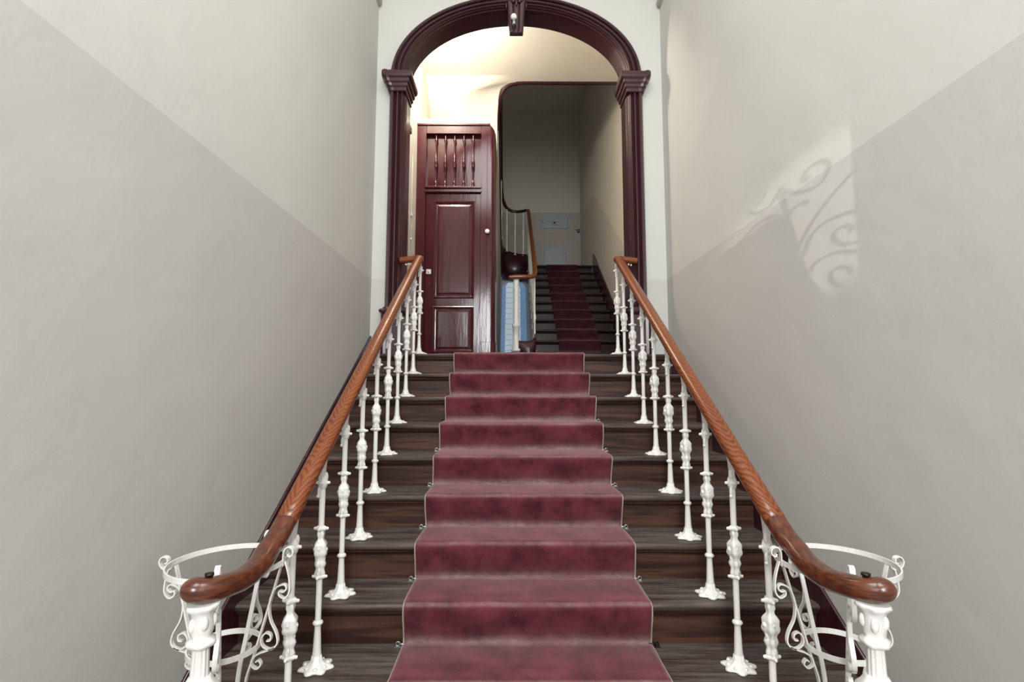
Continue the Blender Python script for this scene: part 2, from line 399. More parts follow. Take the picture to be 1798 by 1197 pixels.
# half landing
w = MB(); w.poly_prism([(HXL, 4.76), (WX+.02, 4.76)]+[(.02-.235*math.cos(a), 4.75+.12*math.sin(a)) for a in [PI*k/10 for k in range(11)]]+[(HXR, 4.76), (HXR, HYB), (HXL, HYB)], 1.66, 1.92)
struct('floor_half_landing', w, M_grey)

# ------------------------------------------------------------------ first staircase (dark wood)
def nose_profile(y, z, back, th=.034, r=.016):
    """(y,z) outline of one tread board with a rounded nose"""
    p = [(back, z)]
    for k in range(9):
        a = PI/2+PI*k/8
        p.append((y+r+r*math.cos(a), z-th/2+th/2*math.sin(a)))
    p.append((back, z-th)); return p
stair = thing('staircase', 'broad flight of dark worn wooden steps rising to the arch', 'staircase', (0, 0, ZF))
def world_m(o): return (world_m(o.parent) @ o.matrix_parent_inverse if o.parent else Matrix.Identity(4)) @ o.matrix_basis
def child(o, par):
    o.parent = par; o.matrix_parent_inverse = world_m(par).inverted(); return o
for k in range(NST+1):
    y, z = -k*RUN, -k*RISE
    back = y+RUN+.045 if k else .9
    fr_ = y if k < NST else y-.42
    mb = MB().prism_x(nose_profile(fr_, z, back), XL+.012, XR-.012, sm=False)
    child(mb.build('tread', M_step), stair)
    # riser board with the little cove moulding under the nose
    rb = MB(); yr = fr_+.036
    rb.prism_x([(yr, z-.034), (yr, z-RISE), (yr+.02, z-RISE), (yr+.02, z-.034)], XL+.012, XR-.012)
    rb.prism_x([(yr, z-.034), (yr-.018, z-.034), (yr-.017, z-.041), (yr-.006, z-.050), (yr, z-.060)], XL+.012, XR-.012)
    child(rb.build('riser', M_riser), stair)
# maroon wall stringers
SK = .062/ .842
for x, s in ((XL, 1), (XR, -1)):
    t0, t1 = (.118, .07+.644*.118), (-3.05, .07-.644*3.05)
    sec = [(.118, -.10), (.118, .146), (-2.72, .146+.644*-2.838), (-3.12, ZF+.25), (-3.12, ZF+.001), (-2.9, ZF+.001)]
    sec = [(.118, -.3), (.118, .075+.644*.118), (-2.80, .075-.644*2.80), (-3.15, -1.83), (-3.15, ZF), (-2.6, ZF)]
    mb = MB().prism_x(sec, x+s*.001, x+s*.013)
    child(mb.build('wall_stringer', M_maroon), stair)
    # thin cap bead
    path = [Vector((x+s*.008, .118, .078+.644*.118)), Vector((x+s*.008, -2.80, .078-.644*2.80))]
    child(sweep(MB(), path, circ(.008, 8)).build('stringer_bead', M_maroon), stair)

# carpet runner
def runner_mesh(name, m, n_steps, x0, x1, y_of, z_of, run, rise, lift=.007, top_len=1.2, bot_len=.3, wr=1.0, pleat=True):
    prof = []   # (y,z,dirt,kind)
    y, z = y_of(0), z_of(0)
    prof += [(y+top_len, z+lift, .1, 0), (y+.12, z+lift, .1, 0)]
    for k in range(n_steps+1):
        y, z = y_of(k), z_of(k)
        prof += [(y+.10, z+lift, .05, 0), (y+.03, z+lift, .05, 0), (y+.010, z+lift, .08, 0), (y+.002, z+lift-.002, .60, 0), (y-.006, z+lift-.008, .62, 0), (y-.009, z-.006, .12, 0), (y-.008, z-.016, .03, 0)]
        # hanging face down to the crease
        yr = y+.036-.008; zb = z-rise+lift
        for j in range(1, 8):
            f = j/8; yy = (y-.008)*(1-f**1.2)+yr*f**1.2
            prof.append((yy, (z-.016)*(1-f)+(zb+.006)*f, (0, .02, .02, .04, .08, .2, .75)[j-1], f))
        prof.append((yr-.004, zb+.001, .95, 0)); prof.append((yr-.022, zb, .9, 0)); prof.append((yr-.045, zb, .35, 0))
    y, z = y_of(n_steps+1), z_of(n_steps+1)
    NX = 64; rows = []; dirt = []; dist = 0; ds = []
    for i, (y, z, d, f) in enumerate(prof):
        if i: dist += math.hypot(y-prof[i-1][0], z-prof[i-1][1])
        ds.append(dist); row = []
        for j in range(NX+1):
            u = j/NX; x = x0+(x1-x0)*u
            wob = noise.noise(Vector((x*6, z*3.1, y*1.3)))
            fold = (abs(noise.noise(Vector((x*9, round(z/rise)*7.3, 0)))))
            dy = -.012*f*(1-f)*4*wob*wr - (.010*fold*(f**3)*wr if f else 0)
            dz = (.0025*wob if f == 0 else 0)*wr
            xe = x+(.006*noise.noise(Vector((y*7, z*7, u*40)))*wr if j in (0, NX) else 0)
            row.append((xe, y+dy, z+dz)); dirt.append(min(1, d*(.75+.5*noise.noise(Vector((x*5, i*.3, 0))))+.0))
        rows.append(row)
    mb = MB(); mb.grid(rows, sm=True, uvs=lambda i, j: ((x1-x0)*j/NX, ds[min(i, len(ds)-1)]))
    o = mb.build(name, m)
    a = o.data.attributes.new('dirt', 'FLOAT', 'POINT'); a.data.foreach_set('value', dirt)
    so = o.modifiers.new('thick', 'SOLIDIFY'); so.thickness = .006; so.offset = -1
    return o, rows
run1, rows1 = runner_mesh('carpet_runner', M_carpet, NST-1, .003-.5358, .003+.5358, lambda k: -k*RUN, lambda k: -k*RISE, RUN, RISE)
# extend onto the bottom step and floor
tag(run1, 'wide wine red carpet runner down the middle of the lower steps', 'carpet')
for j in (0, -1):
    mb = MB(); s = -1 if j == 0 else 1
    mb.grid([[ (r[j][0]-s*.002, r[j][1]-.001, r[j][2]+.003), (r[j][0]+s*.006, r[j][1]-.001, r[j][2]+.001), (r[j][0]+s*.007, r[j][1]-.001, r[j][2]-.006)] for r in rows1], sm=True)
    mb.build('edge_binding', M_bind, run1)

# clips that hold the carpet in each crease
def clip(x, y, z, s, m):
    t = thing('carpet_clip', None, 'carpet clip', (x, y, z), 'metal clips pinning the lower carpet')
    p = MB().box((-.017, -.004, .0), (.017, .020, .003)); p.build('plate', m, t)
    r = MB(); pth = [Vector((s*.004+.009*math.cos(a), .006, .011+.009*math.sin(a))) for a in [2*PI*k/12 for k in range(12)]]
    sweep(r, pth, circ(.0028, 6), up=Vector((0, 1, 0)), closed=True); r.build('eye', m, t)
    b = MB(); sweep(b, [Vector((s*.004, .006, .011)), Vector((-s*.030, .004, .010))], circ(.0045, 8)); b.build('pin', m, t)
    return t
ordn = ['highest', 'second highest', 'third highest', 'fourth highest', 'fifth highest', 'sixth highest', 'seventh highest', 'eighth highest', 'ninth highest']
for k in range(8):
    for s, side in ((-1, 'left'), (1, 'right')):
        dark = (s == -1 and k in (1, 2)) or (s == 1 and k in (0, 1, 7))
        t = clip(.003+s*.556, -k*RUN+.004, -(k+1)*RISE+.0005, s, M_darkmetal if dark else M_steel)
        t['label'] = '%s metal clip at the carpet\'s %s edge, %s of that side' % ('dark' if dark else 'grey', side, ordn[k])

# ------------------------------------------------------------------ railings
def lob(n, amt, ph=0): return lambda z, t, r: r*(1+amt*math.cos(n*t+ph))
def cross_col(z, t, r): return r*(.66+.34*abs(math.cos(2*t))**3)
def make_baluster(parent, loc):
    b = MB()
    # plain shaft from neck to rail
    b.lathe([(.020, .021), (.04, .0185), (.07, .0160), (.11, .0145), (.150, .0125), (.17, .0118), (.35, .0118), (.36, .0115), (.54, .0115), (.70, .0118), (.72, .0125)], seg=16)
    # flared head, deeper along the slope
    b.lathe([(.72, .013), (.745, .014), (.78, .017), (.815, .021), (.838, .024)], seg=16, rf=lambda z, t, r: (r*.62*math.cos(t), r*1.25*math.sin(t)))
    o = b.build('baluster', M_white, parent, loc=loc)
    p = MB().lathe([(.0, .058), (.003, .064), (.009, .060), (.013, .047), (.018, .036), (.024, .027), (.032, .0215), (.05, .0185)], seg=40,
                   rf=lambda z, t, r: r*(1+(.13*math.cos(7*t) if z < .016 else .06*math.cos(7*t))))
    for k in range(7):
        a = 2*PI*(k+.5)/7; p.ball((.043*math.cos(a), .043*math.sin(a), .012), .010, 6, (1, 1, .7))
    p.build('base_plate', M_white, o)
    for z, r in ((.173, .021), (.352, .028), (.541, .027), (.724, .027)):
        c = MB()
        c.lathe([(z-.011, r*.5), (z-.006, r*.85), (z, r), (z+.006, r*.85), (z+.011, r*.5)], seg=24, rf=cross_col if r > .024 else None)
        if r > .024:
            for k in range(4): c.ball((r*.93*math.cos(k*PI/2), r*.93*math.sin(k*PI/2), z), .0065, 6)
        c.build('collar', M_white, o)
    l = MB()
    def leaf(z, t, r): return r*(1+.16*math.cos(4*t+18*(z-.36))+.06*math.cos(9*t))
    zz = [.355+.19*i/20 for i in range(21)]
    l.lathe([(z, .0125+.0135*math.exp(-((z-.462)/.028)**2)+.006*math.exp(-((z-.40)/.05)**2)+.003*math.sin(z*160)) for z in zz], seg=24, rf=leaf)
    for sx in (-1, 1): l.ball((sx*.020, 0, .458), .010, 8, (1, 1, 1.1)); l.ball((sx*.015, 0, .425), .007, 6, (1, 1, 2.6)); l.ball((0, sx*.018, .462), .009, 6, (1, 1, 1.2))
    for k in range(3): l.ball((.004*(-1)**k, -.0155, .375+.045*k), .006, 6, (1, .8, 2.2))
    l.build('leaf_ornament', M_white, o)
    l = MB().ball((0, .014, .105), .010, 8, (1.0, .9, 5)); l.build('foot_leaf', M_white, o)
    l = MB(); l.ball((-.010, -.012, .69), .008, 8, (.9, .9, 2.6)); l.ball((-.012, -.015, .672), .0075, 8)
    l.ball((.010, .010, .745), .009, 8, (.9, 1.2, 2.2)); l.ball((-.009, -.010, .757), .009, 8, (.9, 1.2, 2.4)); l.ball((0, 0, .725), .02, 8, (1, 1, 1.7))
    l.build('head_leaf', M_white, o)
    return o
def newel(parent, loc, h):
    """h: height of the rail underside above the step"""
    top = h; b = MB()
    def z(o): return top-o
    fl = lambda zz, t, r: r*(1+.07*math.cos(12*t))
    b.lathe([(z(.185), .0205), (z(.18), .0205), (z(.105), .0185), (z(.10), .019)], seg=48, rf=fl)
    b.lathe([(z(.80), .031), (z(.78), .030), (z(.30), .0245), (z(.26), .0245)], seg=48, rf=fl)
    o = b.build('newel_post', M_white, parent, loc=loc)
    c = MB()
    c.lathe([(z(.108), .024), (z(.104), .031), (z(.098), .034), (z(.091), .033), (z(.086), .026), (z(.080), .0225), (z(.070), .026), (z(.05), .0275), (z(.03), .0265), (z(.018), .032), (z(.010), .039), (z(.001), .037)],
            seg=40, rf=lambda zz, t, r: r*(1+.05*math.sin(5*t+(zz-top)*110)+(.03*math.cos(9*t) if zz > top-.02 else 0)))
    for k in range(5):
        a = 2*PI*k/5+.4; c.ball((.024*math.cos(a), .024*math.sin(a), z(.045+.006*(k % 2))), .010, 8, (1, 1, 1.9))
    c.build('capital', M_white, o)
    q = MB()
    q.lathe([(z(.27), .024), (z(.265), .036), (z(.25), .044), (z(.235), .046), (z(.222), .050), (z(.208), .048), (z(.196), .036), (z(.185), .029), (z(.178), .025)], seg=32, rf=lambda zz, t, r: r*(1+.025*math.cos(8*t)))
    q.lathe([(0, .085), (.02, .085), (.03, .07), (.06, .055), (.09, .05), (h-.80, .035), (h-.78, .032)], seg=32)
    q.build('base_moulding', M_white, o)
    return o
def banister(s):
    side = 'left' if s < 0 else 'right'
    bx = .846
    root = thing('banister', '%s banister of the lower stair, white ornate balusters under a varnished rail' % side, 'banister', (s*bx, 0, 0), 'banisters of the lower stair')
    def L(x, y, z): return Vector((s*(x-bx), y, z))
    rz = lambda y: .800+.644*y
    sec = oval(.072, .060, 24, .88)
    main = [L(bx, .035, rz(.0)+.012), L(bx, -.02, rz(-.02)), L(bx, -.3, rz(-.3))]+[L(bx, y, rz(y)) for y in (-.8, -1.4, -2.0)]+[L(bx, -2.40, rz(-2.40))]
    p1 = smooth_path(main, 8)
    h = sweep(MB(), p1, sec).build('handrail', M_rail, root)
    # turn into the pilaster at the top
    p2 = smooth_path([L(bx+.165, .046, .800), L(bx+.10, .040, .806), L(bx+.035, .034, .812), L(bx+.004, .010, .808), L(bx, -.03, rz(-.03)+.002)], 8)
    sweep(MB(), p2, oval(.064, .054, 20)).build('rail_return', M_rail, root)
    p3 = smooth_path([L(bx, -2.398, rz(-2.398)), L(bx-.001, -2.46, rz(-2.46)+.006), L(bx-.002, -2.52, -.800), L(bx-.010, -2.60, -.822), L(bx-.014, -2.70, -.826), L(bx-.010, -2.785, -.814), L(bx+.004, -2.835, -.806), L(bx+.026, -2.852, -.800)], 10)
    e = MB(); so_ = oval(.071, .059, 24, .88); rows = []; ds = [0]
    for i, p in enumerate(p3):
        t = (p3[min(i+1, len(p3)-1)]-p3[max(i-1, 0)]).normalized(); sd = t.cross(Vector((0, 0, 1))).normalized(); uu = sd.cross(t)
        if i: ds.append(ds[-1]+(p-p3[i-1]).length)
        rows.append([tuple(p+sd*q[0]+uu*q[1]) for q in so_])
    for k in range(1, 8):
        a = PI/2*k/7; f = max(math.cos(a), .04)
        rows.append([tuple(p3[-1]+t*.036*math.sin(a)+sd*q[0]*f+uu*q[1]*f) for q in so_]); ds.append(ds[-1]+.006)
    ds.append(ds[-1])
    e.grid(rows, closed_u=True, caps=True, uvs=lambda i, j: (j*.0086, ds[i]))
    e.build('handrail_end', M_railend, root)['label'] = 'dark brown curled end of the handrail'
    k_ = MB().lathe([(0, .009), (.012, .008), (.013, .011), (.019, .011), (.020, .004)], seg=12)
    k_.build('bolt', M_darkmetal, root, loc=L(bx+.008, -2.828, -.786))
    b0 = make_baluster(root, L(bx, .1155-.06, 0)); b0.location.y = .045
    for k in range(1, 10):
        b = copy_tree(b0, root); b.location = L(bx, -k*RUN+.1155, -k*RISE)
    b0.location = L(bx, .085, 0)
    newel(root, L(.857, -2.842, -NST*RISE), -.833+NST*RISE)
    # little cast bracket under the return
    mb = MB()
    for i in range(4): mb.ball((s*(.05+.022*i), .045, .772-.006*(i % 2)), .009, 6)
    mb.build('rail_bracket', M_white, root)
    return root
banister(-1); banister(1)

# ------------------------------------------------------------------ wrought iron stands inside the rail curls
def stand(s):
    side = 'left' if s < 0 else 'right'
    cx = s*.985; cy = -2.49; base = -NST*RISE
    t = thing('wrought_iron_stand', 'white wrought iron ring stand with scrolls beside the %s newel post' % side, 'stand', (cx, cy, base), 'white scrolled ring stands')
    R1, R2 = .175, .105
    def ring(r, z, nm):
        pth = [Vector((r*math.cos(a), r*math.sin(a), z-base)) for a in [2*PI*k/56 for k in range(56)]]
        sweep(MB(), pth, rect(.005, .016), closed=True, sm=False).build(nm, M_white, t)
    ring(R1, -.850, 'upper_ring'); ring(R2, -1.110, 'lower_ring')
    SC = [(.205, -.847), (.216, -.882), (.222, -.913), (.222, -.943), (.207, -.961), (.190, -.952), (.191, -.939), (.203, -.942), (.213, -.930), (.203, -.919), (.178, -.930), (.163, -.961), (.160, -.996), (.166, -1.03), (.186, -1.069), (.190, -1.100), (.170, -1.118), (.145, -1.108), (.139, -1.085), (.152, -1.068), (.168, -1.074), (.168, -1.090), (.156, -1.092)]
    SC = [(u-.022, z) for u, z in SC]
    FT = [(.160, -1.112), (.135, -1.122), (.112, -1.130), (.092, -1.145), (.090, -1.166), (.106, -1.176), (.119, -1.164), (.112, -1.151), (.102, -1.156)]
    TOP = [(.176, -.862), (.176, -.835), (.178, -.815), (.188, -.803), (.203, -.806), (.207, -.822), (.197, -.832), (.189, -.824)]
    BAR = [(.170, -.86), (.100, -1.12), (.072, -1.22), (.060, -1.36), (.078, -1.52), (.13, -1.66), (.185, -1.735), (.20, base+.006)]
    for k in range(4):
        a = k*PI/2+(0 if s > 0 else PI)
        a = {0: PI if s > 0 else 0, 1: PI/2+.2*s, 2: 0 if s > 0 else PI, 3: -PI/2-.35*s}[k]
        rad = Vector((math.cos(a), math.sin(a), 0)); tan = Vector((-math.sin(a), math.cos(a), 0))
        def pp(L): return smooth_path([rad*u+Vector((0, 0, z-base)) for u, z in L], 5)
        leg = sweep(MB(), pp(BAR), rect(.0145, .005), side=tan, sm=False).build('leg', M_white, t)
        if k == 2: TOPk = [(.176, -.862), (.190, -.872), (.212, -.868), (.222, -.850), (.214, -.834), (.198, -.836), (.196, -.850), (.205, -.854)]
        else: TOPk = TOP
        sweep(MB(), pp(TOPk if k == 2 else TOP), rect(.0145, .004), side=tan, sm=False).build('curl', M_white, leg)
        sweep(MB(), pp(SC), rect(.013, .0042), side=tan, sm=False).build('scroll', M_white, leg)
        sweep(MB(), pp(FT), rect(.013, .0042), side=tan, sm=False).build('curl', M_white, leg)
    return t
stand(-1); stand(1)

# ------------------------------------------------------------------ the arch surround
arch = thing('arch_surround', 'tall maroon gloss arch on fluted pilasters at the stair head', 'archway', (AX, YF, 0))
SECT = [(0, YB), (0, YF+.095), (.02, YF+.085), (.05, YF+.055), (.09, YF+.050), (.11, YF+.030), (.15, YF+.024), (.17, YF+.010), (.22, YF+.004), (.26, YF+.010), (.29, YF+.026), (.33, YF+.030), (.37, YF+.026), (.40, YF+.010),
        (.44, YF+.004), (.50, YF+.004), (.54, YF+.010), (.57, YF+.028), (.62, YF+.032), (.66, YF+.028), (.69, YF+.008), (.74, YF), (.86, YF), (.90, YF+.010), (.93, YF+.030), (.97, YF+.034), (1, YF+.040), (1, YW+.005)]
rows = [[(arch_pt(t, th)[0], y, arch_pt(t, th)[1]) for t, y in SECT] for th in [PI*i/72 for i in range(73)]]
child(MB().grid(rows, sm=False).build('arch_band', M_maroon), arch)
wp = AO[0]-AI[0]
def cap_rings(prof, s, z0, xin, xout, m, name, ball=True):
    """moulding that returns along the reveal; prof = (offset, z)"""
    rows = []
    for off, z in prof:
        xi, xo = xin-off, xout+off
        rows.append([(AX+s*xo, YW+.004, z0+z), (AX+s*xo, YF+.01, z0+z), *[(AX+s*(xo-.030+.030*math.cos(a)), YF+.010-(.012+off)*math.sin(a), z0+z) for a in [PI/2*k/6 for k in range(1, 7)]], (AX+s*(xo-.052), YF-off*.75-.002, z0+z), (AX+s*xi, YF-off*.75-.002, z0+z), (AX+s*xi, YB+.004, z0+z), (AX+s*xout, YB+.004, z0+z)])
    return MB().grid(rows, closed_u=True, caps=True, sm=False).build(name, m, None, .002)
for s, side in ((-1, 'left'), (1, 'right')):
    xi = AI[0]
    rows = [[(AX+s*(xi+wp*t), y, z) for t, y in SECT] for z in (.0, AZ)]
    p = child(MB().grid(rows, sm=False).build('pilaster', M_maroon), arch)
    c = cap_rings([(.0, -.150), (.010, -.145), (.010, -.118), (.024, -.105), (.026, -.082), (.040, -.070), (.042, -.045), (.060, -.030), (.066, -.012), (.066, .012), (.056, .024), (.0, .03)], s, AZ-.02, xi, xi+wp, M_maroon, 'capital')
    child(c, p)
    # pedestal at the foot with its ledge
    q = cap_rings([(.0, .0), (.020, .0), (.020, .33), (.014, .338), (.034, .352), (.042, .366), (.034, .380), (.012, .386), (.004, .400), (.0, .400)], s, 0, xi, xi+wp, M_maroon, 'pedestal')
    child(q, p)
# keystone
KX = -.022; mb = MB()
def kz(z): return z
kp = [(3.27, -.03), (3.20, -.055), (3.16, -.050), (3.10, -.035), (3.02, -.018), (2.95, -.002), (2.905, .010), (2.895, .016)]
rows = []
for i, (z, dy) in enumerate(kp):
    hw = .088-.030*(i/7)
    row = []
    for k in range(13):
        u = -1+k/6
        rel = .010*abs(math.cos(u*PI*1.5))
        row.append((KX+u*hw, YF+dy-rel, z-(.012*abs(math.sin(u*PI*1.5)) if i == 7 else 0)))
    yb_ = YB-.01 if i < 3 else (YB-.05 if i < 4 else YF+.07)
    row += [(KX+hw, yb_, z), (KX-hw, yb_, z)]
    rows.append(row)
mb.grid(rows, closed_u=True, caps=True, sm=False)
ks = child(mb.build('keystone', M_maroon), arch)
mb = MB()
for a in range(7):
    th = PI*a/6; mb.ball((KX+.055*math.cos(th), YF-.055, 3.165-.030*math.sin(th)), .017, 8, (1, .8, 1.3))
mb.ball((KX, YF-.065, 3.20), .030, 10, (1.1, .7, 1)); mb.ball((KX, YF-.060, 3.115), .018, 8, (.8, .7, 1.6))
for sx in (-1, 1):
    mb.ball((KX+sx*.088, YF-.01, 3.13), .016, 8, (.7, 1, 2.0)); mb.ball((KX+sx*.070, YF-.02, 3.08), .012, 8, (.7, 1, 1.8))
    mb.box((KX+sx*.085-.03, YF+.02, 2.995), (KX+sx*.085+.03, YB-.02, 3.05)) if False else None
q = mb.build('carved_leaf', M_maroon); child(q, ks)
# bare bulb on the keystone
bl = thing('light_bulb', 'small unlit white bulb in a metal socket on the arch keystone', 'light bulb', (-.045, YF-.045, 2.985))
mb = MB().lathe([(-.026, .008), (-.02, .020), (-.008, .027), (.005, .027), (.017, .021), (.024, .010), (.027, .002)], seg=20); mb.build('glass', M_bulb, bl, loc=(0, -.012, .0))
mb = MB().lathe([(-.075, .010), (-.070, .016), (-.055, .017), (-.035, .014), (-.022, .012)], seg=16); mb.build('socket', M_steel, bl, loc=(.002, -.010, .0))
sweep(MB(), [Vector((.0, .07, -.06)), Vector((.0, -.005, -.05))], circ(.006, 8)).build('arm', M_steel, bl)

# ------------------------------------------------------------------ closet door under the third flight
DY = 1.30
d = tag(bpy.data.objects.new('door_1', None), None, None, None, 'structure'); COL.objects.link(d); d.location = (-.7, DY, 0)
def dp(mb, name, m=M_maroon_door, par=None, bevel=.003):
    o = mb.build(name, m, None, bevel); return child(o, par or d)
ZT = 2.70
fr_ = MB()
fr_.box((HXL, DY-.02, 0), (-1.020, DY+.06, ZT)); fr_.box((-1.020, DY-.02, 2.585), (-.400, DY+.06, ZT))
fr_.box((-1.03, DY-.035, 1.895), (-.39, DY+.03, 1.918)); fr_.box((-1.03, DY-.030, 1.945), (-.39, DY+.03, 1.965)); fr_.box((-1.03, DY-.012, 1.918), (-.39, DY+.03, 1.945))
fr_.box((HXL, DY-.035, ZT-.022), (-.30, DY+.05, ZT))
dp(fr_, 'door_frame')
# post with the rounded corner that returns along the closet side
po = MB(); pr = .06
sec = [(-.400, DY+.05), (-.400, DY-.022)]+[(-.335, DY-.022), (-.333, DY-.016), (-.329, DY-.016), (-.327, DY-.022)]
sec += [(WX-pr+pr*math.sin(a), DY-.022+pr-pr*math.cos(a)) for a in [PI/2*k/8 for k in range(9)]]+[(WX, DY+.30), (-.34, DY+.30), (-.34, DY+.05)]
K = len(sec)
zs = [0, 2.56]; rows = [[(x, y, z) for x, y in sec] for z in zs]
for k in range(1, 7):   # rounded shoulder at the top
    a = PI/2*k/6; ins = .12*(1-math.cos(a)); rows.append([(min(x, WX-ins), y, 2.56+.14*math.sin(a)) for x, y in sec])
po.grid(rows, closed_u=True, caps=True, sm=False)
dp(po, 'post', bevel=0)
mb = MB(); mb.poly_prism([(-.402, DY), (-.402, DY-.034), (WX-.05, DY-.034), (WX-.012, DY-.022), (WX+.010, DY+.01), (WX+.010, DY+.30), (WX-.02, DY+.30), (WX-.02, DY)], 0, .215); dp(mb, 'post_plinth')
lf = MB(); lf.box((-1.018, DY, .012), (-.402, DY+.035, 1.893)); leaf = dp(lf, 'door_leaf')
def dpanel(x0, x1, z0, z1, nm):
    mb = MB()
    def fr2(o, y): return [(x0+o, y, z0+o), (x1-o, y, z0+o), (x1-o, y, z1-o), (x0+o, y, z1-o)]
    rows = [fr2(0, DY+.002), fr2(0, DY-.010), fr2(.010, DY-.016), fr2(.022, DY-.010), fr2(.030, DY-.002), fr2(.040, DY-.001), fr2(.060, DY-.008), fr2(.066, DY-.009)]
    mb.grid(rows, closed_u=True, sm=False); n = len(mb.v); mb.face([n-4, n-3, n-2, n-1])
    o = mb.build(nm, M_maroon_door); child(o, leaf)
    return o
dpanel(-.925, -.470, .70, 1.80, 'raised_panel'); dpanel(-.925, -.470, .10, .612, 'raised_panel')
tb = MB(); tb.box((-1.02, DY+.045, 1.96), (-.40, DY+.06, 2.59)); dp(tb, 'transom_board')
for i in range(5):
    x = -.912+.1047*i
    pf = [(1.968, .017), (1.985, .017), (1.99, .010), (2.0, .016), (2.025, .018), (2.035, .009), (2.06, .008), (2.19, .011), (2.195, .017), (2.215, .020), (2.24, .015), (2.25, .020), (2.275, .018), (2.285, .010), (2.40, .008), (2.49, .009), (2.50, .015), (2.53, .018), (2.54, .010), (2.56, .012), (2.583, .014)]
    dp(MB().lathe(pf, (x, DY+.012, 0), 14), 'transom_spindle', bevel=0)
def on_door(mb, nm, m, x, z): o = mb.build(nm, m, None); o.location = (x+.7, DY-.0-DY, z); o.parent = d; return o
kn = MB().lathe([(0, .016), (.006, .018), (.010, .012), (.018, .012), (.026, .024), (.038, .026), (.046, .020), (.049, .006)], axis='y', seg=20)
o = on_door(kn, 'knob', M_knob, -.325, 1.44); o.location.y = -.022; o['label'] = 'ivory porcelain knob'
lk = MB().box((-.026, -.008, -.026), (.026, .0, .026)); lk.lathe([(.008, .014), (.016, .014), (.017, .008)], axis='y', seg=16); o = on_door(lk, 'lock', M_steel, -.972, .998); o['label'] = 'square chrome lock plate'
for z in (1.205, .86):
    on_door(MB().lathe([(0, .013), (.004, .012), (.005, .004)], axis='y', seg=14), 'keyhole_cover', M_darkmetal, -.965, z)
# closet box behind the door: side and top
w = MB(); w.prism_x([(DY+.28, 0), (4.72, 0), (4.72, 1.60), (2.30, 3.20), (1.95, 3.40), (1.95, 2.66), (DY+.28, 2.66)], WX-.06, WX-.004); struct('wall_closet_side', w, M_grey)
w = MB(); w.prism_x([(DY+.055, 2.62), (DY+.055, 2.80), (2.9, 2.80), (2.9, 2.62)], HXL, WX-.10); struct('wall_closet_top', w, M_soffit)  # raised white front strip stands in for light reflected off the closet top
# door casing on the hall's left wall, seen edge-on
w = MB().box((HXL, .62, 0), (HXL+.03, .74, 2.30)); w.box((HXL, .60, 2.30), (HXL+.045, .76, 2.36)); struct('trim_3', w, M_maroon, .003)
# cable with clips on that wall
cb = thing('wall_cable', 'thin pale cable clipped up the wall left of the closet door', 'cable', (HXL+.004, 1.02, 0))
sweep(MB(), [Vector((0, 0, .0)), Vector((0, .0, 1.2)), Vector((0, .01, 2.2))], circ(.004, 6)).build('cable', M_grey, cb)
for z in (.75, 1.0, 1.28, 1.54): MB().ball((.004, -.01, z), .012, 8).build('cable_clip', M_tape, cb)

# ------------------------------------------------------------------ second flight
R2, Y2, RU2 = .175, 2.20, .25
SX0, SX1 = .275, HXR-.03
st2 = thing('staircase', 'narrow inner flight of dark steps climbing away beyond the arch', 'staircase', (.85, Y2, 0))
for k in range(1, 12):
    y, z = Y2+(k-1)*RU2, R2*k
    if k == 11: z = 1.925; y = Y2+10*RU2
    x0 = SX0
    if k == 1:
        pts = [(HXR-.03, y+.28), (HXR-.03, y), (.0, y-.005)]+[(-.02-.12*math.sin(a), y+.115-.12*math.cos(a)) for a in [PI*j/10 for j in range(11)]]+[(.2, y+.24)]
        child(MB().poly_prism(pts, z-.035, z).build('tread', M_step2, None, .006), st2)
    else:
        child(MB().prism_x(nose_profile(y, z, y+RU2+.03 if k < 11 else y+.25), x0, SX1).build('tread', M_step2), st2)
    rb = MB().box((x0 if k > 1 else .0, y+.035, z-R2), (SX1, y+.05, z-.03)); rb.prism_x([(y+.035, z-.034), (y+.018, z-.034), (y+.03, z-.052), (y+.035, z-.058)], x0, SX1)
    child(rb.build('riser', M_step2), st2)
mb = MB().prism_x([(Y2-.03, 0), (Y2-.03, .50), (Y2+.22, .52), (Y2+.6, .78), (4.70, 1.925+.20), (4.75, 2.12), (4.78, 1.93), (4.72, 1.7), (Y2+.3, 0)], HXR-.02, HXR-.001)
child(mb.build('wall_stringer', M_maroon), st2)
# outer stringer: curls round the first step, climbs, and turns across the half landing
def band(path, lo, hi, th, m, name, par):
    rows = []
    P = smooth_path(path, 8)
    for i, p in enumerate(P):
        a = P[max(i-1, 0)]; b = P[min(i+1, len(P)-1)]; t = (b-a); t.z = 0; t.normalize(); nrm = Vector((t.y, -t.x, 0))*th/2
        f = i/(len(P)-1)
        l = lo(f) if callable(lo) else lo; h = hi(f) if callable(hi) else hi
        rows.append([tuple(p+nrm+Vector((0, 0, l))), tuple(p+nrm+Vector((0, 0, h))), tuple(p-nrm+Vector((0, 0, h))), tuple(p-nrm+Vector((0, 0, l)))])
    o = MB().grid(rows, closed_u=True, caps=True, sm=False).build(name, m)
    for pl in o.data.polygons: pl.use_smooth = len(pl.vertices) == 4 and abs(pl.normal.z) < .7
    return child(o, par)
band([Vector((.035, 2.10, .0)), Vector((.15, 2.11, .0)), Vector((.225, 2.17, .04)), Vector((.255, 2.32, .12)), Vector((.256, 2.6, .33)), Vector((.256, 3.6, 1.03)), Vector((.256, 4.55, 1.70))], lambda f: .17*(1-min(1, f*5))+0.02, lambda f: .31-.02*f, .024, M_maroon, 'outer_stringer', st2)
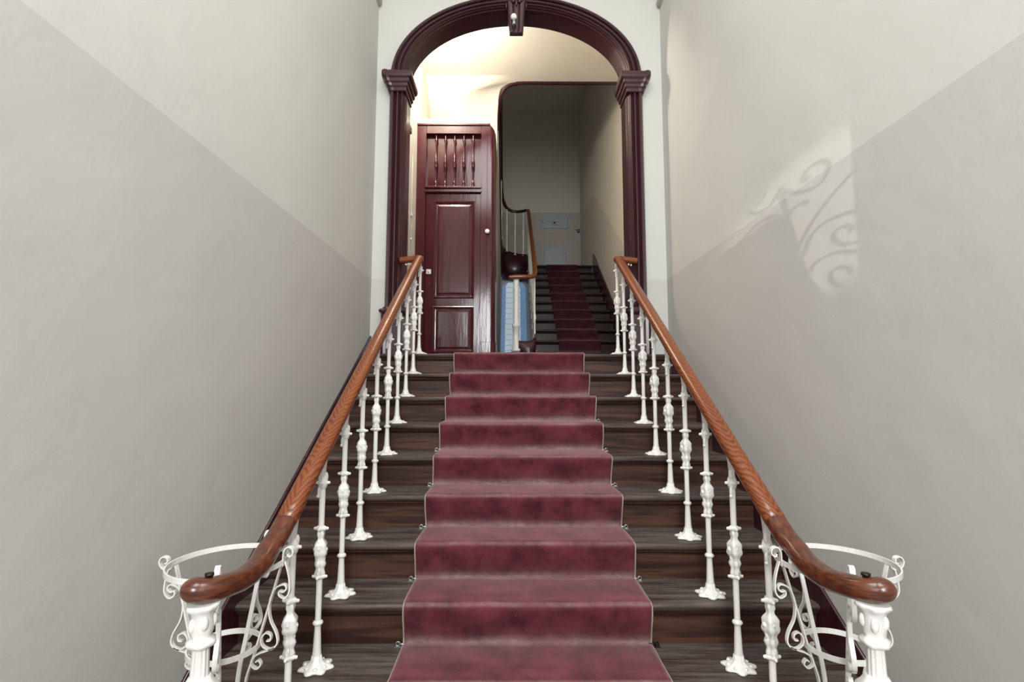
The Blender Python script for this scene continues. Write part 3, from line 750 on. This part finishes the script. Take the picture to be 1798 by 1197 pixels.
band([Vector((.256, 4.50, 1.68)), Vector((.235, 4.64, 1.72)), Vector((.15, 4.74, 1.73)), Vector((.02, 4.78, 1.74)), Vector((-.12, 4.76, 1.76)), Vector((-.20, 4.68, 1.80)), Vector((WX, 4.50, 1.90))], lambda f: -.05 if f > .9 else -.10, lambda f: .36+.12*f, .026, M_maroon, 'landing_fascia', st2)
up_ = [Vector((WX+.003, 4.50, 1.90)), Vector((WX+.003, 4.2, 2.13)), Vector((WX+.003, 3.2, 2.80)), Vector((WX+.003, 2.5, 3.26)), Vector((WX+.025, 2.10, 3.50)), Vector((WX+.10, 1.96, 3.62)), Vector((WX+.28, 1.905, 3.66)), Vector((.5, 1.90, 3.66)), Vector((1.43, 1.90, 3.66))]
band(up_, -.09, .30, .030, M_maroon, 'upper_stringer', st2)
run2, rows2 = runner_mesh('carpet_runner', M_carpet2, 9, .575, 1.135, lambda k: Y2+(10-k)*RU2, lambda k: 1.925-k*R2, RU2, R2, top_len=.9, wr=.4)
tag(run2, 'narrow dark red carpet runner on the inner flight beyond the arch', 'carpet')

# inner banister
rb2 = thing('banister', 'slender curving banister of the inner flight beyond the arch', 'banister', (.256, 2.2, .175))
def c2(o): return child(o, rb2)
path = [(-.085, 2.075, 1.11), (.0, 2.07, 1.115), (.12, 2.075, 1.118), (.205, 2.11, 1.13), (.248, 2.22, 1.19), (.256, 2.5, 1.40), (.256, 3.5, 2.12), (.256, 4.3, 2.69), (.250, 4.52, 2.86)]
c2(sweep(MB(), smooth_path(path, 8), oval(.062, .055, 16)).build('handrail', M_rail, None))
path = [(.250, 4.52, 2.86), (.235, 4.66, 2.92), (.16, 4.74, 2.93), (.03, 4.78, 2.935), (-.10, 4.76, 2.97), (-.18, 4.68, 3.06), (WX+.01, 4.45, 3.28), (WX+.01, 3.5, 4.03), (WX+.01, 2.5, 4.78)]
o = c2(sweep(MB(), smooth_path(path, 8), oval(.060, .050, 16)).build('landing_handrail', M_maroon, None)); o['label'] = 'rail round the landing edge, its shade painted in as dark maroon'  # same rail continued; the maroon colour stands in for its shade
def slim(loc, h, r=.011):
    b = MB().lathe([(0, .03), (.012, .028), (.02, .016), (.10, .012), (.15, r), (.18, .018), (.20, r), (.40, r), (.42, .019), (.46, .018), (.50, r), (h-.1, r), (h, r)], seg=12).build('baluster', M_white, None)
    b.location = loc; return child(b, rb2)
for k in range(1, 11):
    y = Y2+(k-1)*RU2+.13; zb = R2*k+.02
    slim((.250, y, zb), 1.095+.72*(y-2.25)-zb+.06)
for x, y, zt, zb in ((.17, 4.735, 2.92, 2.09), (.02, 4.78, 2.925, 2.12), (-.13, 4.745, 2.98, 2.18), (WX+.01, 4.35, 3.34, 2.30)):
    slim((x, y, zb), zt-zb)
nb = MB().lathe([(z_, r_*1.3) for z_, r_ in [(0, .045), (.03, .045), (.04, .032), (.30, .030), (.31, .040), (.34, .038), (.36, .026), (.44, .030), (.50, .024), (.56, .034), (.59, .024), (.72, .027), (.77, .022), (.80, .033), (.83, .022), (.86, .028), (.925, .030)]], seg=20).build('newel_post', M_white, None)
nb.location = (.005, 2.115, .175); child(nb, rb2)

# blue tiled panel under the half landing, with an added glow
mb = MB(); yt = 4.70
def half(z): return .245-.036*(z/1.6)
outl = []
cxt = 0.0
NR = 20; rows = []
for i in range(NR+1):
    z = 1.60*i/NR; hw = half(z)
    if z > 1.50: hw -= .06*(1-math.sqrt(max(0, 1-((z-1.50)/.10)**2)))
    rows.append([(cxt-hw, yt, z), (cxt+hw, yt, z)])
mb.grid(rows, sm=False, uvs=lambda i, j: (j, i/NR))
bw = mb.build('glowing_tile_panel', M_tile); bw['kind'] = 'structure'
so = bw.modifiers.new('t', 'SOLIDIFY'); so.thickness = .03; so.offset = 1
struct('wall_under_landing', MB().box((WX, 4.80, 0), (HXR, 4.88, 1.66)), M_grey)

# ------------------------------------------------------------------ boxes on the back wall
def wall_box(x0, x1, z0, z1, label, name, cat, slot):
    t = thing(name, label, cat, ((x0+x1)/2, HYB, z0)); cx = (x0+x1)/2
    fr3 = MB().box((x0-cx, -.012, 0), (x1-cx, 0, z1-z0)); fr3.build('frame', M_panel, t, .002)
    e = .028
    MB().box((x0-cx+e, -.014, e), (x1-cx-e, -.011, z1-z0-e)).build('seam', M_paneledge, t)
    e = .036
    dr = MB().box((x0-cx+e, -.024, e), (x1-cx-e, -.012, z1-z0-e)).build('door', M_panel, t, .002)
    if slot:
        w_ = (x1-x0)/2
        MB().box((-.17, -.028, .175), (.17, -.024, .182)).build('slot', M_paneledge, dr)
        MB().box((-.17, -.027, .24), (.17, -.024, .244)).build('slot', M_paneledge, dr)
        MB().box((-w_+.055, -.028, .17), (-w_+.075, -.024, .19)).build('lock', M_darkmetal, dr)
        MB().poly_prism([(-.035, 0), (0, -.022), (.035, 0), (0, .022)], 0, .003).build('printed_mark', M_ink, dr)
        o = [c for c in bpy.data.objects if c.name.startswith('printed_mark') and c.parent == dr][0]; o.rotation_euler = (PI/2, 0, 0); o.location = (0, -.024, .155)
        tx = MB()
        for i in range(9): tx.box((-.054+i*.012, -.026, .105), (-.054+i*.012+.008, -.024, .118))
        tx.build('printed_line', M_ink, dr)
    return t
wall_box(.565, 1.20, 3.10, 3.45, 'pale blue wall cabinet with a slot, upper of two on the back wall', 'wall_cabinet', 'wall cabinet', True)
wall_box(.625, 1.15, 2.25, 2.74, 'plain pale blue wall cabinet, lower of two on the back wall', 'wall_cabinet', 'wall cabinet', False)
sp = thing('switch_plate', 'small white plate with dark worn marks by the corner', 'switch', (1.385, HYB, 3.08))
MB().box((-.06, -.012, -.055), (.055, 0, .055)).build('plate', M_panel, sp, .003)
for x, z, a, b in ((-.015, .022, .02, .016), (.03, .025, .012, .02), (-.01, -.025, .014, .012), (.02, -.022, .018, .018), (.005, .002, .01, .006)):
    MB().box((x-a, -.018, z-b), (x+a, -.012, z+b)).build('button', M_ink, sp)

# ------------------------------------------------------------------ fanlight ironwork behind the camera
fy = YENT-.05
win = tag(bpy.data.objects.new('window_2', None), kind='structure'); COL.objects.link(win); win.location = (0, fy, .3)
fan = MB()
def ir(pts, r=.0045, n=6): sweep(fan, smooth_path([Vector((x, fy, z)) for x, z in pts], n), circ(r, 6), side=Vector((0, 1, 0)))
SCR = [[(-.700, .60), (-.71, .723), (-.719, .781), (-.726, .839), (-.731, .889), (-.735, .918)],
 [(-.722, .811), (-.735, .888), (-.742, .905), (-.755, .887), (-.781, .895), (-.804, .925), (-.806, .957), (-.788, .972), (-.771, .958), (-.766, .935), (-.776, .920), (-.786, .930)],
 [(-.725, .815), (-.744, .846), (-.765, .862), (-.80, .86), (-.83, .84)],
 [(-.73, .9), (-.712, .875), (-.688, .853), (-.668, .850), (-.656, .868), (-.660, .892), (-.676, .906), (-.692, .902), (-.694, .887), (-.683, .883)],
 [(-.725, .82), (-.714, .835), (-.700, .835), (-.689, .822)],
 [(-.71, .728), (-.681, .774), (-.648, .805), (-.624, .82), (-.60, .83)],
 [(-.700, .70), (-.690, .735), (-.672, .748), (-.650, .746), (-.628, .735), (-.612, .712), (-.607, .685), (-.616, .667), (-.634, .668), (-.650, .686), (-.655, .706), (-.644, .716), (-.631, .706), (-.630, .692)],
 [(-.700, .65), (-.678, .668), (-.655, .666), (-.630, .648), (-.610, .622), (-.606, .594), (-.614, .572), (-.632, .568), (-.652, .588), (-.663, .613), (-.655, .629), (-.640, .620), (-.634, .603)]]
for q in SCR: ir(q)
for q in SCR: ir([(-x, z) for x, z in q])
for s_ in (1, -1):
    pl = [(-.95, .30), (-.95, .84), (-.86, .855), (-.80, .85), (-.765, .853), (-.735, .830), (-.716, .775), (-.706, .70), (-.690, .63), (-.670, .575), (-.645, .535), (-.612, .520), (-.612, .30)]  # solid plates added to block light from the wall patch's lower corner
    n = len(fan.v); K = len(pl)
    fan.v += [(s_*x, fy-.006, z) for x, z in pl]+[(s_*x, fy+.006, z) for x, z in pl]
    fan.face([n+i for i in range(K)]); fan.face([n+K+i for i in range(K)])
    for i in range(K): fan.face([n+i, n+(i+1) % K, n+K+(i+1) % K, n+K+i])
o = fan.build('ironwork', M_darkmetal); child(o, win)
fr_ = MB().box((-.612, fy-.03, .30), (-.50, fy+.03, 2.45)); fr_.box((.50, fy-.03, .30), (.612, fy+.03, 2.45)); child(fr_.build('mullion', M_maroon), win)
